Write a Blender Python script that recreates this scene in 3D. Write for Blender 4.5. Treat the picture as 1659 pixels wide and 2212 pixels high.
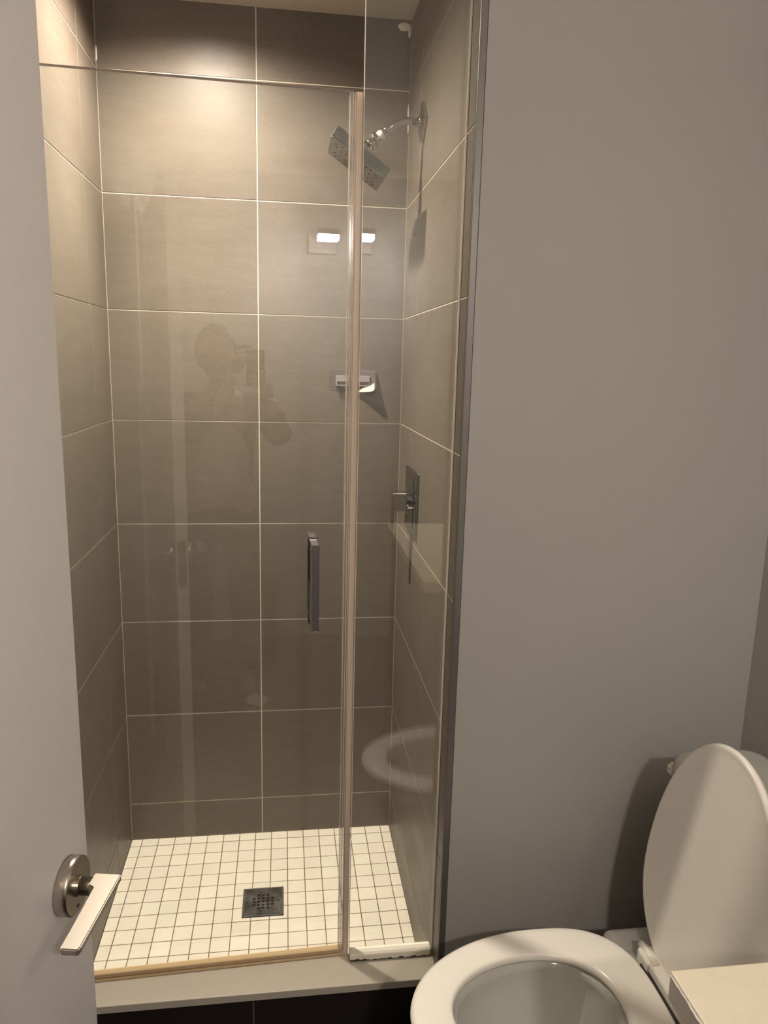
import bpy, bmesh, math, random
from mathutils import Vector, Matrix, Euler
random.seed(7)
for o in list(bpy.data.objects): bpy.data.objects.remove(o)
S = bpy.context.scene
C = S.collection
PI = math.pi

# ---------------------------------------------------------------- camera
CAM = Vector((0.4892, -2.2270, 1.5302)); YAW, PITCH, ROLL = 0.13586, -0.19792, 0.025315
fwd = Vector((math.sin(YAW)*math.cos(PITCH), math.cos(YAW)*math.cos(PITCH), math.sin(PITCH)))
rt = Vector((math.cos(YAW), -math.sin(YAW), 0)); up = rt.cross(fwd)
r2 = rt*math.cos(ROLL) + up*math.sin(ROLL); u2 = -rt*math.sin(ROLL) + up*math.cos(ROLL)
cd = bpy.data.cameras.new('camera'); cam = bpy.data.objects.new('camera', cd); C.objects.link(cam)
M = Matrix((r2, u2, -fwd)).transposed().to_4x4(); M.translation = CAM; cam.matrix_world = M
cd.sensor_fit = 'VERTICAL'; cd.sensor_height = 36.0; cd.lens = 36.0*1604.0/2212.0; cd.clip_start = 0.01
S.camera = cam

# ---------------------------------------------------------------- world, lights, exposure
W = bpy.data.worlds.new('world'); S.world = W; W.use_nodes = True
W.node_tree.nodes['Background'].inputs[0].default_value = (0.9, 0.85, 0.8, 1)
W.node_tree.nodes['Background'].inputs[1].default_value = 0.02
S.view_settings.view_transform = 'Standard'; S.view_settings.look = 'None'
S.view_settings.exposure = 0.0; S.view_settings.gamma = 1.0; S.view_settings.use_curve_mapping = False

def light(name, kind, loc, power, col, **k):
    l = bpy.data.lights.new(name, kind); l.energy = power; l.color = col
    for a, b in k.items(): setattr(l, a, b)
    o = bpy.data.objects.new(name, l); C.objects.link(o); o.location = loc
    return o
SHOWER_L = (0.27, -0.35, 2.440)
HALL_L = (0.865, -2.94, 2.125)
P_SHOWER, P_BEAM = 112, 128
light('shower_downlight_lamp', 'SPOT', SHOWER_L, P_SHOWER, (1.0, 0.86, 0.72), spot_size=math.radians(160), spot_blend=1.0, shadow_soft_size=0.022)
light('shower_downlight_beam', 'SPOT', SHOWER_L, P_BEAM, (1.0, 0.86, 0.72), spot_size=math.radians(75), spot_blend=1.0, shadow_soft_size=0.022)
# the wall lamp and the added fill lamp are glowing shades, see their builders
E_WALL, E_FILL = 760, 14

# ---------------------------------------------------------------- dimensions (metres)
SW = 0.8372          # shower width
P = 0.3065           # tile row pitch
Z0 = 0.126           # lowest row joint
ZC = 2.4506          # ceiling
XC = 0.4154          # centre joint on the back wall
YJ = -0.1900         # joint on the side walls
YW = -0.785          # plane of the grey wall
XR = 1.525           # right wall
YG = -0.720          # glass centre plane
ZCURB = 0.148
YF = -3.20           # wall behind the camera

# ---------------------------------------------------------------- materials
def mat(name, col, rough=0.5, metal=0.0, spec=0.5, noise=None, bump=None, rnd=0.0, rnoise=None, coat=0.0, trans=0.0, ior=1.45, sss=0.0):
    m = bpy.data.materials.new(name); m.use_nodes = True; nt = m.node_tree; N = nt.nodes; L = nt.links
    b = N['Principled BSDF']
    b.inputs['Base Color'].default_value = (*col, 1); b.inputs['Roughness'].default_value = rough
    b.inputs['Metallic'].default_value = metal; b.inputs['Specular IOR Level'].default_value = spec
    b.inputs['Coat Weight'].default_value = coat; b.inputs['Coat Roughness'].default_value = 0.06
    b.inputs['Transmission Weight'].default_value = trans; b.inputs['IOR'].default_value = ior
    if sss: b.inputs['Subsurface Weight'].default_value = sss; b.inputs['Subsurface Radius'].default_value = (.02, .01, .006)
    tc = N.new('ShaderNodeTexCoord'); src = tc.outputs['Object']
    if rnd or noise:
        # noise = list of (scale vec, detail, amount)
        cur = None
        mp0 = N.new('ShaderNodeObjectInfo')
        base = N.new('ShaderNodeRGB'); base.outputs[0].default_value = (*col, 1); cur = base.outputs[0]
        for (sc, det, amt) in (noise or []):
            mp = N.new('ShaderNodeMapping'); mp.inputs['Scale'].default_value = sc; L.new(src, mp.inputs['Vector'])
            add = N.new('ShaderNodeVectorMath'); add.operation = 'ADD'; L.new(mp.outputs[0], add.inputs[0])
            mul = N.new('ShaderNodeMath'); mul.operation = 'MULTIPLY'; mul.inputs[1].default_value = 37.0 if rnd else 0.0
            L.new(mp0.outputs['Random'], mul.inputs[0]); L.new(mul.outputs[0], add.inputs[1])
            nz = N.new('ShaderNodeTexNoise'); nz.inputs['Scale'].default_value = 1; nz.inputs['Detail'].default_value = det
            nz.inputs['Roughness'].default_value = 0.6; L.new(add.outputs[0], nz.inputs['Vector'])
            mr = N.new('ShaderNodeMapRange'); mr.inputs['From Min'].default_value = .25; mr.inputs['From Max'].default_value = .75
            mr.inputs['To Min'].default_value = 1-amt; mr.inputs['To Max'].default_value = 1+amt; L.new(nz.outputs['Fac'], mr.inputs['Value'])
            vm = N.new('ShaderNodeVectorMath'); vm.operation = 'SCALE'; L.new(cur, vm.inputs[0]); L.new(mr.outputs[0], vm.inputs['Scale']); cur = vm.outputs[0]
        if rnd:
            mr = N.new('ShaderNodeMapRange'); mr.inputs['To Min'].default_value = 1-rnd; mr.inputs['To Max'].default_value = 1+rnd
            L.new(mp0.outputs['Random'], mr.inputs['Value'])
            vm = N.new('ShaderNodeVectorMath'); vm.operation = 'SCALE'; L.new(cur, vm.inputs[0]); L.new(mr.outputs[0], vm.inputs['Scale']); cur = vm.outputs[0]
        L.new(cur, b.inputs['Base Color'])
    if rnoise:
        sc, amt = rnoise
        mp = N.new('ShaderNodeMapping'); mp.inputs['Scale'].default_value = sc; L.new(src, mp.inputs['Vector'])
        nz = N.new('ShaderNodeTexNoise'); nz.inputs['Scale'].default_value = 1; nz.inputs['Detail'].default_value = 3; L.new(mp.outputs[0], nz.inputs['Vector'])
        mr = N.new('ShaderNodeMapRange'); mr.inputs['From Min'].default_value = .3; mr.inputs['From Max'].default_value = .7
        mr.inputs['To Min'].default_value = max(0.02, rough-amt); mr.inputs['To Max'].default_value = rough+amt
        L.new(nz.outputs['Fac'], mr.inputs['Value']); L.new(mr.outputs[0], b.inputs['Roughness'])
    if bump:
        sc, st, dist = bump
        mp = N.new('ShaderNodeMapping'); mp.inputs['Scale'].default_value = sc; L.new(src, mp.inputs['Vector'])
        nz = N.new('ShaderNodeTexNoise'); nz.inputs['Scale'].default_value = 1; nz.inputs['Detail'].default_value = 4; L.new(mp.outputs[0], nz.inputs['Vector'])
        bp = N.new('ShaderNodeBump'); bp.inputs['Strength'].default_value = st; bp.inputs['Distance'].default_value = dist
        L.new(nz.outputs['Fac'], bp.inputs['Height']); L.new(bp.outputs[0], b.inputs['Normal'])
    return m

TAUPE = (0.146, 0.1215, 0.0965)
m_tile = mat('taupe_porcelain', TAUPE, 0.42, noise=[((9, 9, 60), 5, 0.07), ((3, 3, 3), 3, 0.08), ((160, 160, 420), 3, 0.13)], bump=((300, 300, 900), .12, .001), rnd=.02, rnoise=((4, 4, 8), .07), spec=.45)
m_grout = mat('cream_grout', (0.66, 0.60, 0.48), 0.9)
m_mosaic = mat('cream_mosaic', (0.80, 0.745, 0.63), 0.30, noise=[((8, 8, 8), 3, .03)], rnd=.035, spec=.5)
m_fgrout = mat('brown_floor_grout', (0.20, 0.125, 0.09), 0.95, noise=[((6, 6, 6), 3, .35)])
m_wall = mat('warm_grey_paint', (0.44, 0.425, 0.40), 0.62, noise=[((1.5, 1.5, 1.5), 3, .02)], bump=((260, 260, 260), .10, .0006), spec=.35)
m_door = mat('grey_door_paint', (0.66, 0.635, 0.615), 0.38, noise=[((2, 2, 1), 3, .02)], bump=((160, 160, 160), .05, .0005))
m_ceil = mat('ceiling_paint', (0.62, 0.56, 0.48), 0.9)
m_dark = mat('dark_brown_tile', (0.020, 0.014, 0.012), 0.45, noise=[((6, 6, 6), 4, .2)])
m_quartz = mat('pale_quartz', (0.60, 0.55, 0.46), 0.33, noise=[((40, 40, 40), 4, .03)])
m_counter = mat('cream_counter', (0.78, 0.71, 0.56), 0.38, noise=[((60, 60, 60), 4, .03)])
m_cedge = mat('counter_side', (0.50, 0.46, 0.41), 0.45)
m_porc = mat('white_porcelain', (0.58, 0.575, 0.535), 0.12, spec=.5, coat=.3)
m_seat = mat('white_seat_plastic', (0.88, 0.84, 0.77), 0.24, spec=.5)
m_chrome = mat('chrome', (0.50, 0.50, 0.51), 0.05, 1.0)
m_dchrome = mat('dark_chrome', (0.27, 0.28, 0.28), 0.05, 1.0)
m_lever_lit = mat('brushed_nickel_lit', (0.56, 0.505, 0.45), 0.36, 1.0, bump=((40, 900, 900), .10, .0003))  # lighter copy of the nickel, lamp light on the lever put into its colour
m_cline = mat('corner_line', (0.42, 0.34, 0.27), 0.6)
m_nickel = mat('brushed_nickel', (0.52, 0.475, 0.41), 0.27, 1.0, noise=[((30, 300, 300), 3, .08)], bump=((40, 900, 900), .10, .0003))
m_alu = mat('satin_metal_edge', (0.20, 0.19, 0.18), 0.42, 0.5)
m_steel = mat('drain_steel', (0.30, 0.285, 0.27), 0.36, 1.0, noise=[((40, 40, 40), 4, .25)], rnoise=((30, 30, 30), .12))
m_black = mat('black_void', (0.006, 0.005, 0.005), 0.8)
m_sil = mat('white_silicone', (0.80, 0.76, 0.66), 0.35)
m_head = mat('shower_head_metal', (0.15, 0.165, 0.165), 0.09, 1.0)
m_nub = mat('dark_rubber_and_shade', (0.03, 0.03, 0.03), 0.5)
m_tape = mat('white_thread_tape', (0.80, 0.78, 0.68), 0.7)
m_white = mat('bright_white', (0.86, 0.85, 0.80), 0.45)
m_hinge = mat('hinge_steel', (0.25, 0.24, 0.23), 0.35, 1.0)
m_cab = mat('vanity_cabinet_wood', (0.045, 0.028, 0.02), 0.45, noise=[((4, 4, 30), 4, .3)])
m_skin = mat('skin', (0.42, 0.25, 0.17), 0.5, sss=.1)
m_hair = mat('dark_hair', (0.03, 0.02, 0.015), 0.6, bump=((90, 90, 20), .6, .004))
m_hood = mat('dark_jacket_cloth', (0.045, 0.042, 0.045), 0.9, bump=((400, 400, 400), .4, .002))
m_shirt = mat('pale_shirt_cloth', (0.55, 0.53, 0.50), 0.9)
m_pants = mat('dark_trousers_cloth', (0.03, 0.032, 0.04), 0.9)
m_shoe = mat('shoe_rubber', (0.05, 0.05, 0.05), 0.7)
m_phone = mat('phone_black', (0.02, 0.02, 0.022), 0.2)

def emis(name, col, st):
    m = bpy.data.materials.new(name); m.use_nodes = True; b = m.node_tree.nodes['Principled BSDF']
    b.inputs['Base Color'].default_value = (.9, .9, .9, 1); b.inputs['Emission Color'].default_value = (*col, 1); b.inputs['Emission Strength'].default_value = st
    return m

def glass(name, tint, rough=0.0, extra=0.0, dcol=(.8, .8, .8), k=1.0):
    """Clear sheet: tinted see-through plus Fresnel reflection; extra = share of matt film."""
    m = bpy.data.materials.new(name); m.use_nodes = True; nt = m.node_tree; N = nt.nodes; L = nt.links
    N.clear(); out = N.new('ShaderNodeOutputMaterial')
    tr = N.new('ShaderNodeBsdfTransparent'); tr.inputs[0].default_value = (*tint, 1)
    gl = N.new('ShaderNodeBsdfGlossy'); gl.inputs['Roughness'].default_value = rough; gl.inputs[0].default_value = (k, k, k, 1)
    geo = N.new('ShaderNodeNewGeometry'); mx = N.new('ShaderNodeMapRange')
    mx.inputs['To Min'].default_value = 1.62; mx.inputs['To Max'].default_value = 1/1.62
    L.new(geo.outputs['Backfacing'], mx.inputs['Value'])
    fr = N.new('ShaderNodeFresnel'); L.new(mx.outputs[0], fr.inputs['IOR'])
    a = N.new('ShaderNodeMixShader'); L.new(fr.outputs[0], a.inputs[0]); L.new(tr.outputs[0], a.inputs[1]); L.new(gl.outputs[0], a.inputs[2])
    res = a.outputs[0]
    if extra:
        d = N.new('ShaderNodeBsdfDiffuse'); d.inputs[0].default_value = (*dcol, 1)
        c = N.new('ShaderNodeMixShader'); c.inputs[0].default_value = extra
        L.new(res, c.inputs[1]); L.new(d.outputs[0], c.inputs[2]); res = c.outputs[0]
    L.new(res, out.inputs[0]); return m
m_glass = glass('clear_glass', (0.965, 0.985, 0.975), extra=.004)
m_vinyl = glass('clear_vinyl', (0.93, 0.90, 0.88), rough=.12, extra=.22, dcol=(.62, .56, .50))
m_vinylrib = mat('vinyl_rib', (0.78, 0.72, 0.66), 0.22)
m_tan = mat('tan_vinyl', (0.74, 0.60, 0.47), 0.35)
m_amber = mat('amber_vinyl_sweep', (0.62, 0.45, 0.25), 0.35)
m_amberd = mat('amber_dark', (0.32, 0.20, 0.11), 0.4)
m_clearp = glass('clear_plastic', (0.90, 0.88, 0.88), rough=.08, extra=.30, dcol=(.70, .66, .64))
m_adh = glass('adhesive_film', (0.72, 0.68, 0.70), rough=.1, extra=.30, dcol=(.30, .255, .26))
m_film = glass('pale_film', (1, 1, 1), rough=.3, extra=.14, dcol=(.75, .73, .72))

# stained caulk: white with black mould along the lower front edge (a stain with its own shape)
def caulk_mat():
    m = mat('stained_caulk', (0.84, 0.80, 0.68), 0.6); nt = m.node_tree; N = nt.nodes; L = nt.links
    tc = N.new('ShaderNodeTexCoord'); sp = N.new('ShaderNodeSeparateXYZ'); L.new(tc.outputs['Object'], sp.inputs[0])
    nz = N.new('ShaderNodeTexNoise'); nz.inputs['Scale'].default_value = 70; nz.inputs['Detail'].default_value = 5; L.new(tc.outputs['Object'], nz.inputs['Vector'])
    # height inside the strip 0..0.022
    a = N.new('ShaderNodeMath'); a.operation = 'MULTIPLY_ADD'; a.inputs[1].default_value = -0.020; a.inputs[2].default_value = 0.0
    L.new(nz.outputs['Fac'], a.inputs[0])
    b = N.new('ShaderNodeMath'); b.operation = 'ADD'; L.new(sp.outputs['Z'], b.inputs[0]); L.new(a.outputs[0], b.inputs[1])
    r = N.new('ShaderNodeMapRange'); r.inputs['From Min'].default_value = -0.0062; r.inputs['From Max'].default_value = -0.0050
    L.new(b.outputs[0], r.inputs['Value'])
    mx = N.new('ShaderNodeMix'); mx.data_type = 'RGBA'; mx.inputs['A'].default_value = (.03, .025, .02, 1); mx.inputs['B'].default_value = (.84, .80, .68, 1)
    L.new(r.outputs[0], mx.inputs['Factor']); L.new(mx.outputs['Result'], N['Principled BSDF'].inputs['Base Color'])
    return m
m_caulk = caulk_mat()

# ---------------------------------------------------------------- mesh helpers
def new(name, me, m, parent=None, loc=None, smooth=False):
    o = bpy.data.objects.new(name, me); C.objects.link(o)
    if m and not me.materials: me.materials.append(m)
    if loc: o.location = loc
    if parent: o.parent = parent
    if smooth:
        for p in me.polygons: p.use_smooth = True
    return o
def obj(name, bm, m, parent=None, loc=None, smooth=False):
    me = bpy.data.meshes.new(name); bmesh.ops.recalc_face_normals(bm, faces=bm.faces); bm.to_mesh(me); bm.free()
    return new(name, me, m, parent, loc, smooth)
def bx(bm, x0, x1, y0, y1, z0, z1, bev=0.0, seg=1):
    v = [bm.verts.new((x, y, z)) for x in (x0, x1) for y in (y0, y1) for z in (z0, z1)]
    fs = [bm.faces.new([v[i] for i in f]) for f in ((0, 1, 3, 2), (4, 6, 7, 5), (0, 4, 5, 1), (2, 3, 7, 6), (0, 2, 6, 4), (1, 5, 7, 3))]
    if bev:
        es = list({e for f in fs for e in f.edges})
        bmesh.ops.bevel(bm, geom=es, offset=bev, segments=seg, affect='EDGES', profile=.5)
def box(name, x0, x1, y0, y1, z0, z1, m, parent=None, bev=0.0, seg=1, smooth=False):
    bm = bmesh.new(); bx(bm, x0, x1, y0, y1, z0, z1, bev, seg)
    return obj(name, bm, m, parent, smooth=smooth)
def loft(bm, rings, cap=True, close=False):
    vs = [[bm.verts.new(p) for p in r] for r in rings]
    n = len(rings[0])
    pairs = list(zip(vs, vs[1:])) + ([(vs[-1], vs[0])] if close else [])
    for a, b in pairs:
        for i in range(n):
            j = (i+1) % n; bm.faces.new((a[i], a[j], b[j], b[i]))
    if cap and not close:
        bm.faces.new(vs[0][::-1]); bm.faces.new(vs[-1])
def tube(bm, pts, r, seg=16):
    pts = [Vector(p) for p in pts]; rings = []; n = None
    for i, p in enumerate(pts):
        t = (pts[min(i+1, len(pts)-1)] - pts[max(i-1, 0)]).normalized()
        if n is None:
            n = t.orthogonal().normalized()
        n = (n - t*n.dot(t)).normalized(); b = t.cross(n)
        rr = r[i] if isinstance(r, (list, tuple)) else r
        rings.append([p + (n*math.cos(a) + b*math.sin(a))*rr for a in [2*PI*k/seg for k in range(seg)]])
    loft(bm, rings)
def cyl(bm, a, b, r, seg=24, r1=None):
    tube(bm, [a, b], [r, r1 if r1 is not None else r], seg)
def tag(o, label, cat, group=None, kind=None):
    if label: o['label'] = label
    if cat: o['category'] = cat
    if group: o['group'] = group
    if kind: o['kind'] = kind
    return o
def empty(name, loc=(0, 0, 0), rz=0):
    o = bpy.data.objects.new(name, None); C.objects.link(o); o.location = loc; o.rotation_euler = (0, 0, rz); o.empty_display_size = .05
    return o
def struct(o): o['kind'] = 'structure'; return o

# ---------------------------------------------------------------- setting: shower walls with real tiles
rows = [0.0] + [Z0 + k*P for k in range(8)] + [ZC]
G = 0.0030; TT = 0.008
def tiled(name, substrate, cells, axis, face, sgn):
    """cells: (u0,u1) along the wall; tiles proud of the grout plane by 1 mm."""
    w = struct(substrate)
    for k in range(len(rows)-1):
        z0, z1 = rows[k]+G/2, rows[k+1]-G/2
        if k == len(rows)-2: z1 = ZC-.001
        if k == 0: z0 = 0.002
        for (a, b) in cells:
            cx, cz = (a+b)/2, (z0+z1)/2; hw, hz = (b-a)/2-G/2, (z1-z0)/2
            bm = bmesh.new(); bx(bm, -hw, hw, 0, TT, -hz, hz, .0006)
            if axis == 'x': o = obj('tile', bm, m_tile, w, (cx, face, cz))
            else:
                o = obj('tile', bm, m_tile, w, (face, cx, cz)); o.rotation_euler = (0, 0, -PI/2 if sgn > 0 else PI/2)
    return w
g = .0012
wb = box('wall_shower_back', -.10, SW+.10, g, .12, -.05, ZC+.05, m_grout)
tiled('b', wb, [(0, XC), (XC, SW)], 'x', 0.0, 1)
wl = box('wall_shower_left', -.12, -g, YW-.012, g, -.05, ZC+.05, m_grout)
tiled('l', wl, [(YJ, 0), (YW-.01, YJ)], 'y', 0.0, -1)
wr = box('wall_shower_right', SW+g, SW+.10, YW+.012, g, -.05, ZC+.05, m_grout)
tiled('r', wr, [(YJ, 0), (YW+.003, YJ)], 'y', SW, 1)
# corner caulk lines and the smears of caulk left on the joints
box('corner_caulk', -.0002, .0016, -.0016, .0002, .002, ZC-.001, m_cline, wb)
box('corner_caulk', SW-.0016, SW+.0002, -.0016, .0002, .002, ZC-.001, m_cline, wb)
def smear(x, y, z, sx, sy, sz, seed, parent):
    bm = bmesh.new(); bmesh.ops.create_icosphere(bm, subdivisions=2, radius=1); rr = random.Random(seed)
    for v in bm.verts:
        v.co *= rr.uniform(.75, 1.2); v.co = Vector((v.co.x*sx, v.co.y*sy, v.co.z*sz))
    o = obj('caulk_smear', bm, m_sil, parent, (x, y, z), True); return o
smear(.002, -.003, 2.305, .003, .002, .022, 1, wb)
smear(SW-.003, -.003, 2.200, .0035, .003, .040, 2, wb)
smear(SW-.018, -.001, ZC-.018, .020, .002, .012, 3, wb)
smear(SW-.006, -.002, ZC-.030, .005, .003, .018, 5, wb)

# ceiling and the rest of the room shell
struct(box('ceiling', -.4, XR+.2, YF-.1, .12, ZC, ZC+.08, m_ceil))
wg = struct(box('wall_back', SW+.0155, XR+.1, YW, YW+.07, -.05, ZC, m_wall))
struct(box('wall_right', XR, XR+.1, YF-.1, YW, -.05, ZC, m_wall))
struct(box('wall_front', -.4, XR+.1, YF-.1, YF, -.05, ZC, m_wall))
# left wall: solid up to the doorway, lintel above it, closed behind by the hall wall
lw = bmesh.new()
bx(lw, -.10, 0.05, -2.18, YW-.012, -.05, ZC); bx(lw, -.10, 0.05, YF, -2.95, -.05, ZC); bx(lw, -.10, 0.05, -2.95, -2.18, 2.06, ZC)
wleft = struct(obj('wall_left', lw, m_wall))
struct(box('wall_hall', -.40, -.36, YF, -1.9, -.05, ZC, m_wall))
struct(box('wall_hall_end', -.36, -.10, -1.94, -1.90, -.05, ZC, m_wall))
tr = bmesh.new()
bx(tr, .05, .064, -2.18, -2.115, 0, 2.12, .002); bx(tr, .05, .064, YF+.001, -2.95, 0, 2.12, .002); bx(tr, .05, .064, -2.95, -2.18, 2.06, 2.12, .002)
struct(obj('trim_1', tr, m_door))
struct(box('floor', -.4, XR+.1, YF-.1, YW+.07, -.05, 0.0, m_dark))

# shower floor: mosaic
MP, MX, MY, MG = 0.05149, 0.03343, -0.0372, 0.0024
fl = struct(box('floor_shower', 0, SW, -.705, 0, -.05, -.0012, m_fgrout))
DX0, DX1, DY0, DY1 = 0.3695, 0.4840, -0.3840, -0.2705
xs = [0.0] + [MX + i*MP for i in range(16)] + [SW]
ys = [0.0] + [MY - j*MP for j in range(13)]
full = None
for i in range(len(xs)-1):
    for j in range(len(ys)-1):
        x0, x1, y1, y0 = xs[i]+MG/2, xs[i+1]-MG/2, ys[j]-MG/2, ys[j+1]+MG/2
        if j == 0: y1 = -.0015
        if i == 0: x0 = .0015
        if i == len(xs)-2: x1 = SW-.0015
        d = .0015; ax0, ax1, ay0, ay1 = DX0-d, DX1+d, DY0-d, DY1+d
        rects = []
        if x1 <= ax0 or x0 >= ax1 or y1 <= ay0 or y0 >= ay1: rects = [(x0, x1, y0, y1)]
        else:
            if x0 < ax0: rects.append((x0, ax0, y0, y1))
            if x1 > ax1: rects.append((ax1, x1, y0, y1))
            mx0, mx1 = max(x0, ax0), min(x1, ax1)
            if y0 < ay0: rects.append((mx0, mx1, y0, ay0))
            if y1 > ay1: rects.append((mx0, mx1, ay1, y1))
        rects = [r for r in rects if r[1]-r[0] > .002 and r[3]-r[2] > .002]
        if not rects: continue
        cx, cy = (x0+x1)/2, (y0+y1)/2
        whole = len(rects) == 1 and abs(x1-x0-(MP-MG)) < 1e-5 and abs(y1-y0-(MP-MG)) < 1e-5 and rects[0] == (x0, x1, y0, y1)
        if whole and full: o = new('mosaic_tile', full, m_mosaic, fl, (cx, cy, 0))
        else:
            bm = bmesh.new()
            for r in rects: bx(bm, r[0]-cx, r[1]-cx, r[2]-cy, r[3]-cy, -.004, 0, .0007 if whole else 0)
            o = obj('mosaic_tile', bm, m_mosaic, fl, (cx, cy, 0))
            if whole: full = o.data
        o.rotation_euler = (random.uniform(-.004, .004), random.uniform(-.004, .004), 0)

# metal edge profile between the tiled return and the grey wall
te = bmesh.new(); bx(te, SW+.0006, SW+.015, YW-.0015, YW+.011, ZCURB+.001, ZC-.001, .0015, 2)
struct(obj('trim_2', te, m_alu))

# ---------------------------------------------------------------- curb
cb = empty('shower_curb', (.42, -.70, 0)); tag(cb, 'low shower curb with a pale quartz cap over dark brown tiles', 'curb')
def addp(o, root):
    o.parent = root; o.matrix_parent_inverse = Matrix.Translation(-Vector(root.location)); return o
bm = bmesh.new(); bx(bm, .002, SW-.002, -.780, -.708, 0.001, ZCURB-.020); addp(obj('curb_core', bm, m_black), cb)
bm = bmesh.new(); bx(bm, .002, SW+.0005, -.797, -.704, ZCURB-.0195, ZCURB, .0018, 2); addp(obj('quartz_cap', bm, m_quartz), cb)
for (a, b) in ((.003, .4172), (.4202, SW-.002)):
    bm = bmesh.new(); bx(bm, a, b, -.788, -.780, .001, ZCURB-.0205, .0006); addp(obj('face_tile', bm, m_dark), cb)
bm = bmesh.new(); bx(bm, .4172, .4202, -.7868, -.780, .001, ZCURB-.0205); addp(obj('face_joint', bm, m_fgrout), cb)

# ---------------------------------------------------------------- drain
dr = empty('floor_drain', ((DX0+DX1)/2, (DY0+DY1)/2, 0)); tag(dr, 'square steel floor drain grate set in the white mosaic', 'drain')
H = (DX1-DX0)/2; hole = .0076; pit = .0130
holes = set()
for i in range(-2, 3):
    for j in range(-2, 3):
        if abs(i) == 2 and abs(j) == 2: continue
        holes.add((i, j))
br = [-H] + [v for i in range(-2, 3) for v in (i*pit-hole/2, i*pit+hole/2)] + [H]
bm = bmesh.new(); vd = {}
def vv(x, y, z):
    k = (round(x, 6), round(y, 6), z)
    if k not in vd: vd[k] = bm.verts.new((x, y, z))
    return vd[k]
for a in range(len(br)-1):
    for b in range(len(br)-1):
        if a % 2 == 1 and b % 2 == 1 and ((a-1)//2-2, (b-1)//2-2) in holes: continue
        bm.faces.new((vv(br[a], br[b], 0), vv(br[a+1], br[b], 0), vv(br[a+1], br[b+1], 0), vv(br[a], br[b+1], 0)))
ext = bmesh.ops.extrude_face_region(bm, geom=bm.faces[:])
bmesh.ops.translate(bm, vec=(0, 0, -.0025), verts=[v for v in ext['geom'] if isinstance(v, bmesh.types.BMVert)])
gr = obj('grate', bm, m_steel, dr, (0, 0, .0024))
gr.rotation_euler = (0, 0, 0)
bm = bmesh.new()
for (x0, x1, y0, y1) in ((-H, H, -H, -H+.003), (-H, H, H-.003, H), (-H, -H+.003, -H, H), (H-.003, H, -H, H)): bx(bm, x0, x1, y0, y1, -.003, .0030, .0004)
obj('frame', bm, m_alu, dr)
box('pit', -H+.003, H-.003, -H+.003, H-.003, -.0011, -.0007, m_black, dr)
for (x, y) in ((0, .044), (0, -.044), (.044, 0), (-.044, 0)):
    bm = bmesh.new(); cyl(bm, (x, y, .0020), (x, y, .0034), .0036, 14); obj('screw', bm, m_chrome, dr)

# ---------------------------------------------------------------- glass: fixed panel
FX = .638
fp = empty('glass_panel', (FX, YG, ZCURB+.001)); tag(fp, 'narrow fixed clear glass panel running up to the ceiling beside the shower door', 'glass panel')
bm = bmesh.new(); bx(bm, 0, SW-.0015-FX, -.005, .005, .003, ZC-ZCURB-.004, .0008); obj('pane', bm, m_glass, fp)
bm = bmesh.new(); bx(bm, -.0004, .0006, -.0048, .0048, .022, ZC-ZCURB-.004); obj('polished_edge', bm, m_vinylrib, fp)
bm = bmesh.new(); bx(bm, SW-.0045-FX, SW-.0002-FX, -.0065, -.0045, .02, ZC-ZCURB-.003, .0006); obj('wall_silicone', bm, m_sil, fp)
bm = bmesh.new(); bx(bm, .001, SW-FX-.004, -.013, .014, -.0005, .019, .004, 2)
rr = random.Random(4)
o = obj('base_caulk', bm, m_caulk, fp, smooth=False)
# ---------------------------------------------------------------- glass: swinging door
TH = math.radians(2.1)
sd = empty('shower_door', (.008, YG-.002, ZCURB), TH)
tag(sd, 'clear glass shower door with a square chrome pull, left of the fixed panel', 'shower door')
DW, DT = .612, 2.031-ZCURB
bm = bmesh.new(); bx(bm, 0, DW, -.005, .005, .012, DT, .0008); obj('pane', bm, m_glass, sd)
bm = bmesh.new(); bx(bm, 0, DW, -.0048, .0048, DT-.0004, DT+.0008); obj('polished_top_edge', bm, mat('glass_edge', (.30, .24, .21), .3), sd)
# vertical clear seal with a tan magnet strip
sl = empty('seal'); sl.parent = sd; sl.location = (DW-.006, 0, 0)
obj('clear_fin', (lambda b: (bx(b, -.001, .012, -.009, .009, .004, DT-.004, .002), b)[1])(bmesh.new()), m_vinyl, sl)
for dx in (-.001, .0045, .0085):
    bm = bmesh.new(); bx(bm, dx, dx+.0012, -.0105, -.0085, .004, DT-.004, .0004); obj('rib', bm, m_vinylrib, sl)
bm = bmesh.new(); bx(bm, .0105, .0235, -.0100, .0040, .002, DT-.002, .0018, 2); obj('tan_strip', bm, m_tan, sl)
bm = bmesh.new(); bx(bm, .0100, .0106, -.0104, -.0095, .004, DT-.004); obj('rib', bm, m_amberd, sl)
# bottom sweep
sw = empty('sweep'); sw.parent = sd; sw.location = (0, 0, 0)
L_ = DW+.006
for (y0, y1, z0, z1, m) in ((-.008, .008, .009, .0175, m_amber), (-.0105, -.006, .001, .0072, m_amber), (-.0088, -.0065, .0065, .0095, m_amberd), (-.0092, -.0078, .0125, .0138, m_amberd), (-.004, .010, .001, .009, m_amberd)):
    bm = bmesh.new(); bx(bm, 0, L_, y0, y1, z0, z1, .0008); obj('sweep_profile', bm, m, sw)
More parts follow.
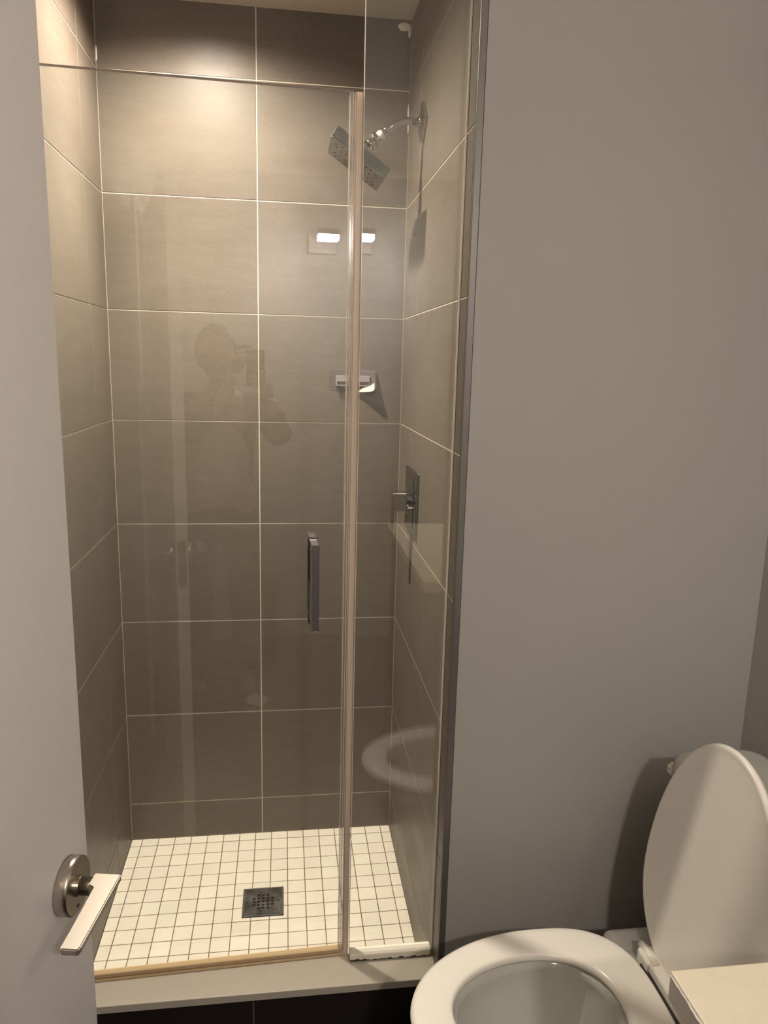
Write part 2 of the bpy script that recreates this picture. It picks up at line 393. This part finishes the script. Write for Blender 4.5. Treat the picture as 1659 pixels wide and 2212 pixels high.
# pull handle, back to back
ph = empty('pull_handle'); ph.parent = sd; ph.location = (.541, 0, 1.072-ZCURB)
hh, t = .0925, .0085
for s in (-1, 1):
    bm = bmesh.new()
    y0, y1 = sorted((s*.045, s*.060)); bx(bm, -t, t, y0, y1, -hh, hh, .0012)
    for z in (-hh, hh-2*t):
        y0, y1 = sorted((s*.0051, s*.0465)); bx(bm, -t+.0003, t-.0003, y0, y1, z+.0004, z+2*t-.0004, .0008)
    obj('grip', bm, m_chrome, ph)
    for z in (-hh+t, hh-t):
        y0, y1 = sorted((s*.005, s*.008)); bm = bmesh.new(); bx(bm, -t-.0015, t+.0015, y0, y1, z-t-.0015, z+t+.0015, .0006); obj('collar', bm, m_chrome, ph)
# wall hinges
for z in (.25, 1.63):
    bm = bmesh.new(); bx(bm, -.006, .026, -.014, -.005, z-.045, z+.045, .002); bx(bm, -.006, .026, .005, .014, z-.045, z+.045, .002); obj('hinge', bm, m_chrome, sd)
# pale irregular patch on the glass
bm = bmesh.new()
ring = [bm.verts.new((.022*math.cos(a)*r, 0, .016*math.sin(a)*r)) for a, r in [(2*PI*k/22, random.uniform(.75, 1.12)) for k in range(22)]]
bm.faces.new(ring); o = obj('pale_patch', bm, m_film, sd, (.4225, .0058, .8055-ZCURB)); 

# ---------------------------------------------------------------- shower arm and head
sh = empty('shower_fixture', (SW, -.245, 2.122)); tag(sh, 'chrome square shower head on a bent arm high on the right tiled wall', 'shower head')
bm = bmesh.new(); bx(bm, -.0045, .0045, -.0345, .0345, -.0345, .0345, .0018, 2); o = obj('escutcheon', bm, m_chrome, sh, (-.0048, 0, 0)); o.rotation_euler = (PI/4, 0, 0)
bm = bmesh.new(); cyl(bm, (-.009, 0, 0), (-.016, 0, 0), .0155, 24, .012); obj('arm_collar', bm, m_chrome, sh, smooth=True)
pts = [(-.006, 0, 0), (-.045, 0, 0)]
cxx, czz, R0 = -.045, -.050, .050
for k in range(1, 9):
    a = math.radians(38)*k/8; pts.append((cxx-R0*math.sin(a), 0, czz+R0*math.cos(a)))
lx, lz = pts[-1][0], pts[-1][2]; a = math.radians(38)
pts.append((lx-.054*math.cos(a), 0, lz-.054*math.sin(a)))
bm = bmesh.new(); tube(bm, pts, .0095, 20); obj('arm', bm, m_chrome, sh, smooth=True)
ex, ez = pts[-1][0], pts[-1][2]
d = Vector((-math.cos(a), 0, -math.sin(a)))
p0 = Vector((ex, 0, ez))
bm = bmesh.new(); tube(bm, [p0-d*.018, p0-d*.012, p0-d*.010, p0-d*.001], [.0105, .0125, .0118, .0112], 16); obj('thread_tape', bm, m_tape, sh, smooth=True)
bm = bmesh.new(); tube(bm, [p0-d*.002, p0+d*.006, p0+d*.008, p0+d*.014], [.0150, .0175, .0170, .012], 20); obj('ball_nut', bm, m_chrome, sh, smooth=True)
# head: centre from the photograph, tilted 34 degrees
TL = math.radians(34.5)
hc = Vector((.6720, -.250, 2.0240)) - Vector(sh.location)
hd = empty('spray_head'); hd.parent = sh; hd.location = hc; hd.rotation_euler = (0, TL, 0)
def rr_box(bm, hx, hy, z0, z1, r, seg=5):
    out = []
    for z in (z0, z1):
        ring = []
        for (sx, sy, a0) in ((1, 1, 0), (-1, 1, 90), (-1, -1, 180), (1, -1, 270)):
            for k in range(seg+1):
                a_ = math.radians(a0+90*k/seg); ring.append((sx*(hx-r)+r*math.cos(a_), sy*(hy-r)+r*math.sin(a_), z))
        out.append(ring)
    loft(bm, out)
bm = bmesh.new(); rr_box(bm, .078, .074, -.013, .013, .004); obj('housing', bm, m_head, hd)
bm = bmesh.new(); rr_box(bm, .0765, .0725, -.0145, -.0125, .004); obj('spray_face', bm, mat('spray_face', (.20, .185, .17), .35, .6), hd)
bm = bmesh.new(); bx(bm, -.079, .079, -.075, .075, .0125, .0150, .0007); obj('top_plate', bm, m_chrome, hd)
# the neck reaches from the head up to the ball nut
q = Matrix.Rotation(TL, 3, 'Y').inverted() @ ((p0+d*.012) - hc)
bm = bmesh.new(); tube(bm, [(q.x*.6, 0, .013), (q.x*.75, 0, .030), (q.x*.85, 0, q.z*.72)], [.0200, .0195, .0190], 24); obj('neck', bm, m_chrome, hd, smooth=True)
bm = bmesh.new(); tube(bm, [(q.x*.84, 0, q.z*.68), (q.x*.95, 0, q.z*.9), (q.x, 0, q.z)], [.0165, .0130, .010], 24); obj('swivel', bm, m_chrome, hd, smooth=True)
nub = None
for (gx, gy) in ((-.042, -.038), (.042, -.038), (-.042, .038), (.042, .038), (0, 0)):
    for k in range(8):
        an = 2*PI*k/8; p = (gx+.020*math.cos(an), gy+.020*math.sin(an), -.0145)
        if nub is None:
            b_ = bmesh.new(); cyl(b_, (0, 0, .0004), (0, 0, -.0022), .0019, 8, .0012); o = obj('nozzle', b_, m_nub, hd, p); nub = o.data
        else: new('nozzle', nub, m_nub, hd, p)

# ---------------------------------------------------------------- valve
va = empty('shower_valve', (SW, -.256, 1.163)); tag(va, 'square chrome shower valve plate with lever on the right tiled wall', 'shower valve')
bm = bmesh.new(); bx(bm, -.0075, .0005, -.089, .089, -.087, .087, .0035, 3); obj('wall_plate', bm, m_dchrome, va)
bm = bmesh.new(); bx(bm, -.0090, -.0070, -.050, .050, -.070, .070, .0012); obj('raised_face', bm, m_dchrome, va)
bm = bmesh.new(); cyl(bm, (-.008, 0, 0), (-.016, 0, 0), .026, 32); cyl(bm, (-.015, 0, 0), (-.030, 0, 0), .018, 32); obj('stem', bm, m_chrome, va, smooth=False)
bm = bmesh.new(); bx(bm, -.0590, -.0210, -.0240, .0240, -.0260, .0240, .0015); obj('hub', bm, m_chrome, va)
bm = bmesh.new(); bx(bm, -.0600, -.0545, -.0150, .0150, -.0810, .0240, .0015); obj('lever', bm, m_chrome, va)
for y_ in (.03, -.03):
    bm = bmesh.new(); cyl(bm, (-.0055, y_, -.050), (-.0100, y_, -.050), .0035, 12); obj('screw', bm, m_nub, va)

# ---------------------------------------------------------------- peeling adhesive hook
ad = empty('adhesive_holder', (.690, 0, 1.478)); tag(ad, 'small clear plastic adhesive holder peeling off the back tiles under the shower head', 'holder')
bm = bmesh.new()
out = []
for y in (-.0010, -.0002):
    ring = []
    for (sx, sy, a0) in ((1, 1, 0), (-1, 1, 90), (-1, -1, 180), (1, -1, 270)):
        for k in range(5):
            a_ = math.radians(a0+90*k/4); ring.append((sx*(.069-.008)+.008*math.cos(a_), y, sy*(.030-.008)+.008*math.sin(a_)))
    # the lower right corner is torn away
    out.append(ring)
loft(bm, out)
bmesh.ops.bisect_plane(bm, geom=bm.verts[:]+bm.edges[:]+bm.faces[:], plane_co=(.012, 0, .030), plane_no=Vector((.060, 0, .058)).normalized(), clear_outer=True)
obj('backing', bm, m_adh, ad)
# curled right half: a bent sheet that stands off the tiles
bm = bmesh.new(); NX, NZ = 12, 6; gv = []
for i in range(NX+1):
    col = []
    for k in range(NZ+1):
        u = i/NX; w = k/NZ
        x = .010+.058*u; z = -.030+.060*w
        lift = max(0, (x-.012)/.056)*1.0 * (1-.75*w)
        y = -.0015-.026*lift**1.6
        col.append(bm.verts.new((x, y, z-.004*lift)))
    gv.append(col)
for i in range(NX):
    for k in range(NZ): bm.faces.new((gv[i][k], gv[i+1][k], gv[i+1][k+1], gv[i][k+1]))
o = obj('curled_sheet', bm, m_adh, ad, smooth=True); sm = o.modifiers.new('s', 'SOLIDIFY'); sm.thickness = .0008
bm = bmesh.new()
fl_ = [(.010, -.0035, -.0345), (.030, -.012, -.0335), (.052, -.022, -.0315), (.060, -.028, -.0290), (.0625, -.029, -.022), (.0620, -.028, -.006), (.050, -.020, -.015), (.030, -.012, -.022)]
bm.faces.new([bm.verts.new(p) for p in fl_]); bmesh.ops.triangulate(bm, faces=bm.faces[:])
o = obj('white_adhesive_flap', bm, m_white, ad); sm = o.modifiers.new('s', 'SOLIDIFY'); sm.thickness = .0012
o['label'] = 'bright white curled corner'
for (x0, x1) in ((-.0500, -.0105), (-.006, .0500)):
    bm = bmesh.new()
    for r in ((x0, x1, .010, .013), (x0, x1, -.017, -.014), (x0, x0+.003, -.017, .013), (x1-.003, x1, -.017, .013)): bx(bm, r[0], r[1], -.014, -.0012, r[2], r[3], .0008)
    bx(bm, x0, x1, -.014, -.012, -.004, .012, .0005)
    obj('clip', bm, m_clearp, ad)

# ---------------------------------------------------------------- shower downlight and wall light
dl = empty('recessed_light', (SHOWER_L[0], SHOWER_L[1], ZC)); tag(dl, 'round recessed ceiling light above the shower', 'ceiling light')
bm = bmesh.new(); rings = []
for (r, z) in ((.045, -.0005), (.062, -.0005), (.062, -.004), (.045, -.002)): rings.append([(r*math.cos(2*PI*k/32), r*math.sin(2*PI*k/32), z) for k in range(32)])
loft(bm, rings, close=True); obj('trim_ring', bm, m_white, dl)
bm = bmesh.new(); cyl(bm, (0, 0, -.0004), (0, 0, -.0012), .0445, 32); obj('lens', bm, emis('lens_glow', (1, .83, .64), 6), dl)
wlg = empty('wall_light', (HALL_L[0], YF+.20, HALL_L[2])); tag(wlg, 'small wall lamp glowing behind the camera, mirrored in the shower glass', 'wall lamp')
bm = bmesh.new(); bx(bm, -.07, .07, -.1995, -.18, -.05, .05, .003); bx(bm, -.01, .01, -.18, .026, .010, .024); obj('backplate', bm, m_door, wlg)
bm = bmesh.new(); bx(bm, -.055, .055, .026, .089, .0045, .030, .002); obj('canopy', bm, m_door, wlg)
bm = bmesh.new(); bx(bm, -.050, .050, .030, .085, -.022, .004, .003); obj('glass_shade', bm, emis('shade_glow', (1, .90, .82), E_WALL), wlg)

vl = empty('vanity_fill', (XR-.001, -2.05, 2.02)); tag(vl, 'added three shade fill lamp on the right wall above the vanity, out of the picture', 'wall lamp')  # unseen fill lamp, added to soften the lid shadow on the grey wall
bm = bmesh.new(); bx(bm, -.02, 0, -.30, .30, -.03, .03, .003); obj('backplate', bm, m_chrome, vl)
for k in (-1, 0, 1):
    bm = bmesh.new(); cyl(bm, (-.02, k*.2, 0), (-.07, k*.2, 0), .008, 12); obj('arm', bm, m_chrome, vl)
    bm = bmesh.new(); cyl(bm, (-.085, k*.2, -.06), (-.085, k*.2, .05), .045, 20); obj('glass_shade', bm, emis('fill_glow', (1, .90, .80), E_FILL), vl)

# ---------------------------------------------------------------- room door (left, open)
PH = math.radians(10)
EX, EY = .2555, -1.400
dd = Vector((-math.sin(PH), -math.cos(PH), 0))
rdoor = empty('door_1', (EX, EY, 0), -PI/2 - PH); rdoor['kind'] = 'structure'
# local frame: +x runs from the latch edge to the hinge, +y is the visible face side
bm = bmesh.new(); bx(bm, 0, .76, -.036, 0, .010, 2.035, .0015); obj('leaf', bm, m_door, rdoor)
bm = bmesh.new(); bx(bm, -.0008, .001, -.030, -.006, .86, 1.00, .0003); obj('latch_plate', bm, m_nickel, rdoor)
bm = bmesh.new(); bx(bm, -.008, .002, -.023, -.013, .922, .942, .003); obj('latch_bolt', bm, m_nickel, rdoor)
HZ, HX = .949, .057
for s in (1, -1):
    hn = empty('door_handle'); hn.parent = rdoor; hn.location = (HX, 0 if s > 0 else -.036, HZ)
    bm = bmesh.new(); n = 56; rings = []
    for (r, y) in ((.0305, .0002), (.0315, .0008), (.0315, .0138), (.0303, .0150), (.0005, .0150)):
        rings.append([(r*math.cos(2*PI*k/n), s*y, r*math.sin(2*PI*k/n)) for k in range(n)])
    loft(bm, rings); o = obj('rose', bm, m_nickel, hn)
    for p_ in o.data.polygons: p_.use_smooth = abs(p_.normal.y) < .5
    bm = bmesh.new(); cyl(bm, (0, s*.0147, 0), (0, s*.0185, 0), .0112, 32); obj('neck_ring', bm, m_nickel, hn, smooth=False)
    bm = bmesh.new(); cyl(bm, (0, s*.0192, 0), (0, s*.0500, 0), .0098, 32); obj('stem', bm, m_nickel, hn, smooth=True)
    # lever: flat bar, L-shaped seen from above, its top flush with the stem top
    prof = [(-.0100, .0300), (-.0100, .0600), (.0970, .0615), (.1010, .0600), (.1010, .0430), (.0970, .0415), (.0130, .0400), (.0100, .0370), (.0100, .0300)]
    bm = bmesh.new(); loft(bm, [[(x, s*y, z) for (x, y) in prof] for z in (.0020, .0098)])
    bmesh.ops.bevel(bm, geom=[e for e in bm.edges], offset=.0012, segments=2, affect='EDGES', clamp_overlap=True)
    obj('lever', bm, m_lever_lit, hn)
    bm = bmesh.new(); cyl(bm, (.004, s*.0149, -.022), (.004, s*.0155, -.022), .0022, 10); obj('set_screw', bm, m_nub, hn)
for z in (.22, 1.02, 1.82):
    bm = bmesh.new(); cyl(bm, (.766, .004, z-.045), (.766, .004, z+.045), .006, 12); obj('hinge', bm, m_hinge, rdoor)

# ---------------------------------------------------------------- toilet
TY = -1.155
to = empty('toilet', (1.0, TY, 0)); tag(to, 'white toilet with raised oval lid beside the glass shower', 'toilet')
def T(x): return x - 1.0
def oval(xf, xb, xm, w, n=64, back=None, p=2.0, pb=2.4):
    """egg outline: front tip xf (left), rear xb, widest at xm, half width w"""
    r = []
    for k in range(n):
        a = 2*PI*k/n; c, s = math.cos(a), math.sin(a)
        e = p if c < 0 else pb
        cc = math.copysign(abs(c)**(2/e), c); ss = math.copysign(abs(s)**(2/e), s)
        x = xm + ((xb-xm)*cc if c > 0 else (xm-xf)*cc)
        r.append((T(x), w*ss))
    return r
ZS = .415
# bowl: outside skin and inside basin in one mesh
bm = bmesh.new(); rings = []
for (xf, xb, xm, w, z) in ((.86, 1.36, 1.10, .110, .002), (.855, 1.36, 1.10, .112, .02), (.85, 1.34, 1.10, .105, .10), (.80, 1.32, 1.08, .125, .20), (.745, 1.30, 1.03, .160, .30), (.722, 1.28, .99, .176, .355), (.718, 1.24, .99, .180, .388), (.724, 1.225, .99, .176, .393),
                          (.790, 1.080, .97, .118, .393), (.785, 1.085, .97, .120, .375), (.800, 1.080, .97, .112, .33), (.85, 1.07, .97, .090, .27), (.90, 1.05, .98, .060, .215), (.95, 1.02, .99, .025, .19)):
    rings.append([(x, y, z) for (x, y) in oval(xf, xb, xm, w)])
loft(bm, rings); obj('bowl', bm, m_porc, to, smooth=True)
bm = bmesh.new(); r1 = [(x, y, .250) for (x, y) in oval(.870, 1.060, .97, .080)]; bm.faces.new([bm.verts.new(p) for p in r1])
obj('water', bm, mat('bowl_water', (.36, .365, .34), .03, spec=.6), to)
# rear deck that carries tank and hinges
bm = bmesh.new(); bx(bm, T(1.14), T(1.46), -.170, .200, .20, .392, .018, 3); obj('rear_deck', bm, m_porc, to, smooth=False)
# seat ring
bm = bmesh.new()
def seatring(z, doff, din):
    o_ = oval(.706+doff, 1.168-doff*.4, .985, .188-doff, 96, p=2.0, pb=2.9); i_ = oval(.782-din, 1.092+din, .955, .118+din, 96, p=2.0, pb=2.3)
    return [(x, y, z) for (x, y) in o_], [(x, y, z) for (x, y) in i_]
prof = [(ZS-.019, .006, -.004), (ZS-.012, .000, .000), (ZS-.006, .001, .001)]
o1, i1 = seatring(ZS-.0185, .004, .002); o2, i2 = seatring(ZS-.012, 0, -.001); o3, i3 = seatring(ZS-.005, .0015, 0); o4, i4 = seatring(ZS-.001, .008, .005); o5, i5 = seatring(ZS, .020, .014)
loft(bm, [o1, o2, o3, o4, o5, i5, i4, i3, i2, i1], close=True); obj('seat', bm, m_seat, to, smooth=True)
# lid, raised, leaning on the tank
LL = .484; LB, LT = 1.194, 1.254
def lidring(dx, ins):
    r = []
    n = 96
    for k in range(n):
        a_ = 2*PI*k/n; c, s = math.cos(a_), math.sin(a_)
        # c>0 towards the tip (up), c<0 towards the hinge
        e = 2.05 if c > 0 else 3.2
        cc = math.copysign(abs(c)**(2/e), c); ss = math.copysign(abs(s)**(2/e), s)
        hm = .185; h = hm + ((LL-hm-ins)*cc if c > 0 else (hm-ins)*cc)
        wdt = .188 - ins - (0.05*((hm-h)/hm)**2 if h < hm else 0)
        r.append((h, wdt*ss, dx))
    return r
tilt = math.atan2(LT-LB, LL); ct, st = math.cos(tilt), math.sin(tilt)
def lp(h, y, dx): return (T(LB) + h*st + dx*ct, y, .412 + h*ct - dx*st)
bm = bmesh.new(); rings = []
for (dx, ins) in ((.0012, .060), (.0006, .020), (.0000, .010), (-.0006, .0070), (-.0004, .0035), (.0020, .0006), (.006, -.0005), (.012, .002), (.016, .010), (.018, .040)):
    rings.append([lp(*q_) for q_ in lidring(dx, ins)])
loft(bm, rings); obj('lid', bm, m_seat, to, smooth=True)
for y in (.085, -.085):
    bm = bmesh.new(); bx(bm, T(1.172), T(1.205), y-.024, y+.024, .392, .424, .007, 3); obj('hinge_cap', bm, m_seat, to)
    bm = bmesh.new(); cyl(bm, (T(1.186), y-.03, .421), (T(1.186), y+.03, .421), .0085, 20); obj('hinge_barrel', bm, m_seat, to, smooth=True)
bm = bmesh.new(); bx(bm, T(1.176), T(1.20), -.135, .105, .400, .4255, .006, 3); obj('hinge_bar', bm, m_seat, to)
bm = bmesh.new(); bx(bm, T(1.1690), T(1.1755), -.150, .085, .388, .4045); obj('hinge_gap_shade', bm, m_nub, to)  # dark strip standing in for the shade between seat and hinge bar
# tank
bm = bmesh.new(); rings = []
for (z, i_) in ((.392, .012), (.40, .006), (.55, .003), (.730, 0)):
    ring = []
    hx, hy, r = .090-i_, .212-i_, .028
    for (sx, sy, a0) in ((1, 1, 0), (-1, 1, 90), (-1, -1, 180), (1, -1, 270)):
        for k in range(6):
            a_ = math.radians(a0+90*k/5); ring.append((T(1.364)+sx*(hx-r)+r*math.cos(a_), sy*(hy-r)+r*math.sin(a_), z))
    rings.append(ring)
loft(bm, rings); obj('tank', bm, m_porc, to)
bm = bmesh.new(); rings = []
for (z, i_) in ((.7305, .006), (.733, .000), (.758, .000), (.765, .004), (.768, .012)):
    ring = []; hx, hy, r = .0965-i_, .231-i_, .038
    for (sx, sy, a0) in ((1, 1, 0), (-1, 1, 90), (-1, -1, 180), (1, -1, 270)):
        for k in range(8):
            a_ = math.radians(a0+90*k/7); ring.append((T(1.364)+sx*(hx-r)+r*math.cos(a_), sy*(hy-r)+r*math.sin(a_), z))
    rings.append(ring)
loft(bm, rings); obj('tank_lid', bm, m_porc, to, smooth=False)
bm = bmesh.new(); cyl(bm, (T(1.276), -.165, .69), (T(1.255), -.165, .69), .013, 20); bx(bm, T(1.250), T(1.258), -.165, -.085, .682, .698, .003); obj('flush_lever', bm, m_chrome, to)

# crumpled clear wrap on the far corner of the tank lid
bm = bmesh.new(); bmesh.ops.create_icosphere(bm, subdivisions=3, radius=1); rr = random.Random(11)
for v in bm.verts:
    v.co *= rr.uniform(.8, 1.15); v.co = Vector((v.co.x*.010, v.co.y*.008, v.co.z*.014))
o = obj('plastic_wrap', bm, m_seat, None, (1.276, -.930, .7300)); tag(o, 'crumpled pale plastic wrap on the far corner of the toilet tank', 'plastic wrap')
# small white box at the near end of the tank
bm = bmesh.new(); bx(bm, -.018, .018, -.016, .016, 0, .034, .002)
o = obj('small_box', bm, m_white, None, (1.302, -1.224, .7685)); tag(o, 'small white box standing on the toilet tank at the right picture edge', 'box')

# ---------------------------------------------------------------- vanity
vx, vy = .9445, -1.519
vn = empty('vanity', (1.24, -2.0, 0)); tag(vn, 'vanity with a cream counter top at the lower right, nearest the camera', 'vanity')
def vp(name, x0, x1, y0, y1, z0, z1, m, bev=0.0, seg=1, par=None):
    bm = bmesh.new(); bx(bm, x0-1.24, x1-1.24, y0+2.0, y1+2.0, z0, z1, bev, seg); return obj(name, bm, m, par or vn)
vp('counter_top', vx, XR-.001, -2.42, vy, .7905, .8285, m_counter, .0022, 2)
bm = bmesh.new(); bx(bm, vx-1.24-.0006, vx-1.24+.002, -2.42+2.0+.004, vy+2.0-.004, .7925, .8235); obj('side_face', bm, m_cedge, vn)
# chipped pale rim along the upper edge
bm = bmesh.new(); rr = random.Random(3); n = 170
top, bot = [], []
for k in range(n+1):
    y = (-2.418+2.0) + (vy+2.418-.002)*k/n; j = rr.uniform(-.0006, .0012)
    top.append(bm.verts.new((vx-1.24+.0035+j, y, .8290))); bot.append(bm.verts.new((vx-1.24-.0012-j*.6, y, .8240+rr.uniform(-.0010, .0008))))
for k in range(n): bm.faces.new((top[k], top[k+1], bot[k+1], bot[k]))
obj('chipped_rim', bm, m_white, vn)
vp('cabinet', vx+.035, XR-.001, -2.40, vy-.03, .10, .790, m_cab)
vp('toe_kick', vx+.10, XR-.001, -2.38, vy-.05, .001, .10, m_black)
for k in range(2):
    y0 = -2.395+k*.425
    d_ = vp('cabinet_door', vx+.017, vx+.034, y0, y0+.42, .11, .78, m_cab, .003)
    bm = bmesh.new(); bx(bm, vx-.004-1.24, vx+.006-1.24, y0+2.0+(.37 if k == 0 else .04), y0+2.0+(.38 if k == 0 else .05), .60, .74, .002); obj('pull', bm, m_chrome, d_)

# ---------------------------------------------------------------- photographer (mirrored in the glass)
PX, PY = .335, -2.46
pe = empty('person', (PX, PY, 0)); tag(pe, 'person in open dark jacket and pale shirt holding up a phone, mirrored in the glass', 'person')
def skin(name, joints, edges, m, parent, sub=2, root=0):
    me = bpy.data.meshes.new(name); me.from_pydata([j[:3] for j in joints], edges, [])
    o = new(name, me, m, parent); md = o.modifiers.new('skin', 'SKIN')
    for i, j in enumerate(joints):
        r = j[3]; me.skin_vertices[0].data[i].radius = (r, r) if not isinstance(r, tuple) else r
        me.skin_vertices[0].data[i].use_root = (i == root)
    md.use_smooth_shade = True
    s_ = o.modifiers.new('sub', 'SUBSURF'); s_.levels = sub; s_.render_levels = sub
    for pz in me.polygons: pz.use_smooth = True
    return o
lx_, ly_, lz_ = CAM.x-PX, CAM.y-PY, CAM.z   # lens position in the person's frame
# body: pelvis, spine, neck, legs, arms raised to the phone
J = [(0, 0, .90, (.150, .105)), (0, .0, 1.06, (.135, .095)), (0, .0, 1.22, (.155, .105)), (0, 0, 1.335, (.120, .085)), (0, .005, 1.40, .050), (0, .012, 1.455, .046),
     (-.095, 0, .83, .088), (-.105, .015, .47, .058), (-.11, -.005, .09, .040), (-.11, .10, .045, .038),
     (.095, 0, .83, .088), (.105, .015, .47, .058), (.11, -.005, .09, .040), (.11, .10, .045, .038),
     (-.165, 0, 1.335, .056), (-.215, .075, 1.135, .044), (-.02, .185, 1.300, .034), (lx_-.085, ly_-.060, lz_-.060, .026),
     (.165, 0, 1.335, .056), (.265, .085, 1.200, .044), (.235, .150, 1.300, .034), (lx_+.058, ly_-.060, lz_-.155, .026)]
Ed = [(0, 1), (1, 2), (2, 3), (3, 4), (4, 5), (0, 6), (6, 7), (7, 8), (8, 9), (0, 10), (10, 11), (11, 12), (12, 13), (3, 14), (14, 15), (15, 16), (16, 17), (3, 18), (18, 19), (19, 20), (20, 21)]
skin('body', J, Ed, m_skin, pe)
# head with face
bm = bmesh.new(); bmesh.ops.create_uvsphere(bm, u_segments=32, v_segments=24, radius=1)
HCZ = 1.548
for v in bm.verts:
    x, y, z = v.co
    w = 1 - .22*max(0, -z)**1.3
    v.co = Vector((x*.076*w, y*.096*(1-.10*max(0, -z)), z*.112))
    # face relief: eyes, nose, mouth, chin
    if y > 0:
        fx, fz = v.co.x, v.co.z
        v.co.y += .020*math.exp(-((fx/.010)**2+((fz+.020)/.020)**2))
        for s in (-1, 1): v.co.y -= .010*math.exp(-(((fx-s*.032)/.016)**2+((fz-.004)/.012)**2))
        v.co.y += .006*math.exp(-((fx/.024)**2+((fz+.056)/.007)**2)) + .008*math.exp(-((fx/.024)**2+((fz+.092)/.016)**2))
hd_ = obj('head', bm, m_skin, pe, (0, .020, HCZ), True)
for s in (-1, 1):
    bm = bmesh.new(); bmesh.ops.create_uvsphere(bm, u_segments=12, v_segments=8, radius=.011); obj('eye', bm, mat('eye_white', (.30, .28, .26), .4), hd_, (s*.032, .074, .004), True)
    bm = bmesh.new(); bmesh.ops.create_uvsphere(bm, u_segments=12, v_segments=10, radius=1)
    for v in bm.verts: v.co = Vector((v.co.x*.008, v.co.y*.018, v.co.z*.030))
    obj('ear', bm, m_skin, hd_, (s*.078, -.004, -.004), True)
bm = bmesh.new(); bmesh.ops.create_uvsphere(bm, u_segments=36, v_segments=24, radius=1)
for v in bm.verts:
    k = 1+.05*math.sin(v.co.x*23+v.co.z*17)*math.cos(v.co.y*19); v.co = Vector((v.co.x*.088*k, v.co.y*.106*k-.010, v.co.z*.110*k+.016))
bmesh.ops.bisect_plane(bm, geom=bm.verts[:]+bm.edges[:]+bm.faces[:], plane_co=(0, .045, .045), plane_no=Vector((0, .80, -.60)).normalized(), clear_outer=True)
o = obj('hair', bm, m_hair, hd_, None, True); sm = o.modifiers.new('s', 'SOLIDIFY'); sm.thickness = .006
# hands with five fingers round the phone
def hand(s, wrist):
    wx, wy, wz = wrist
    pj = [(wx, wy, wz, .026), (wx-s*.012, wy+.012, wz+.035, (.034, .016)), (wx-s*.020, wy+.020, wz+.070, (.036, .014))]
    ed = [(0, 1), (1, 2)]
    skin('palm', pj, ed, m_skin, pe, 1)
    for k in range(4):
        bz = wz+.045+k*.020; ln = (.85, 1.0, .97, .8)[k]
        q0 = (wx-s*.015, wy+.022, bz); q1 = (wx-s*(.020+.018*ln), wy+.040, bz+.004); q2 = (wx-s*(.030+.034*ln), wy+.044, bz+.005); q3 = (wx-s*(.036+.046*ln), wy+.040, bz+.005)
        skin('finger', [(*q0, .0095), (*q1, .0088), (*q2, .0082), (*q3, .0072)], [(0, 1), (1, 2), (2, 3)], m_skin, pe, 1)
    skin('thumb', [(wx-s*.014, wy+.006, wz+.012, .012), (wx-s*.034, wy+.008, wz+.038, .010), (wx-s*.046, wy+.010, wz+.062, .0088)], [(0, 1), (1, 2)], m_skin, pe, 1)
hand(-1, (lx_-.085, ly_-.060, lz_-.060)); hand(1, (lx_+.058, ly_-.060, lz_-.155))
# jacket (open), shirt, trousers, shoes
skin('shirt', [(0, .004, .955, (.150, .104)), (0, .006, 1.08, (.142, .103)), (0, .006, 1.22, (.160, .112)), (0, .004, 1.335, (.120, .090)), (0, .004, 1.375, .062)], [(0, 1), (1, 2), (2, 3), (3, 4)], m_shirt, pe, 2)
o = skin('jacket', [(0, -.014, .90, (.172, .108)), (0, -.014, 1.06, (.160, .106)), (0, -.014, 1.22, (.176, .112)), (0, -.008, 1.345, (.130, .094)), (0, -.012, 1.385, .068),
                (-.168, 0, 1.335, .070), (-.217, .075, 1.135, .058), (-.035, .178, 1.290, .044), (lx_-.100, ly_-.075, lz_-.095, .036),
                (.168, 0, 1.335, .070), (.267, .085, 1.200, .058), (.237, .145, 1.285, .046), (lx_+.078, ly_-.075, lz_-.190, .036)],
         [(0, 1), (1, 2), (2, 3), (3, 4), (3, 5), (5, 6), (6, 7), (7, 8), (3, 9), (9, 10), (10, 11), (11, 12)], m_hood, pe, 2)
skin('trousers', [(0, 0, .95, (.160, .112)), (0, 0, .88, (.165, .118)), (-.095, 0, .80, .100), (-.105, .015, .47, .075), (-.11, -.005, .11, .058), (.095, 0, .80, .100), (.105, .015, .47, .075), (.11, -.005, .11, .058)],
     [(0, 1), (1, 2), (2, 3), (3, 4), (1, 5), (5, 6), (6, 7)], m_pants, pe, 2)
for s in (-1, 1):
    skin('shoe', [(s*.11, -.045, .050, .044), (s*.11, .04, .046, (.046, .040)), (s*.115, .13, .040, (.044, .034)), (s*.115, .175, .036, .028)], [(0, 1), (1, 2), (2, 3)], m_shoe, pe, 2)
# phone right behind the lens, its back towards the shower
bm = bmesh.new(); bx(bm, -.037, .037, -.0085, 0, -.108, .038, .004, 3)
pho = obj('phone', bm, m_phone, None, None); Mp = Matrix((r2, fwd, u2)).transposed().to_4x4(); Mp.translation = CAM - fwd*.006 + r2*0; pho.matrix_world = Mp
tag(pho, 'black phone held up by the person, mirrored in the shower glass', 'phone')
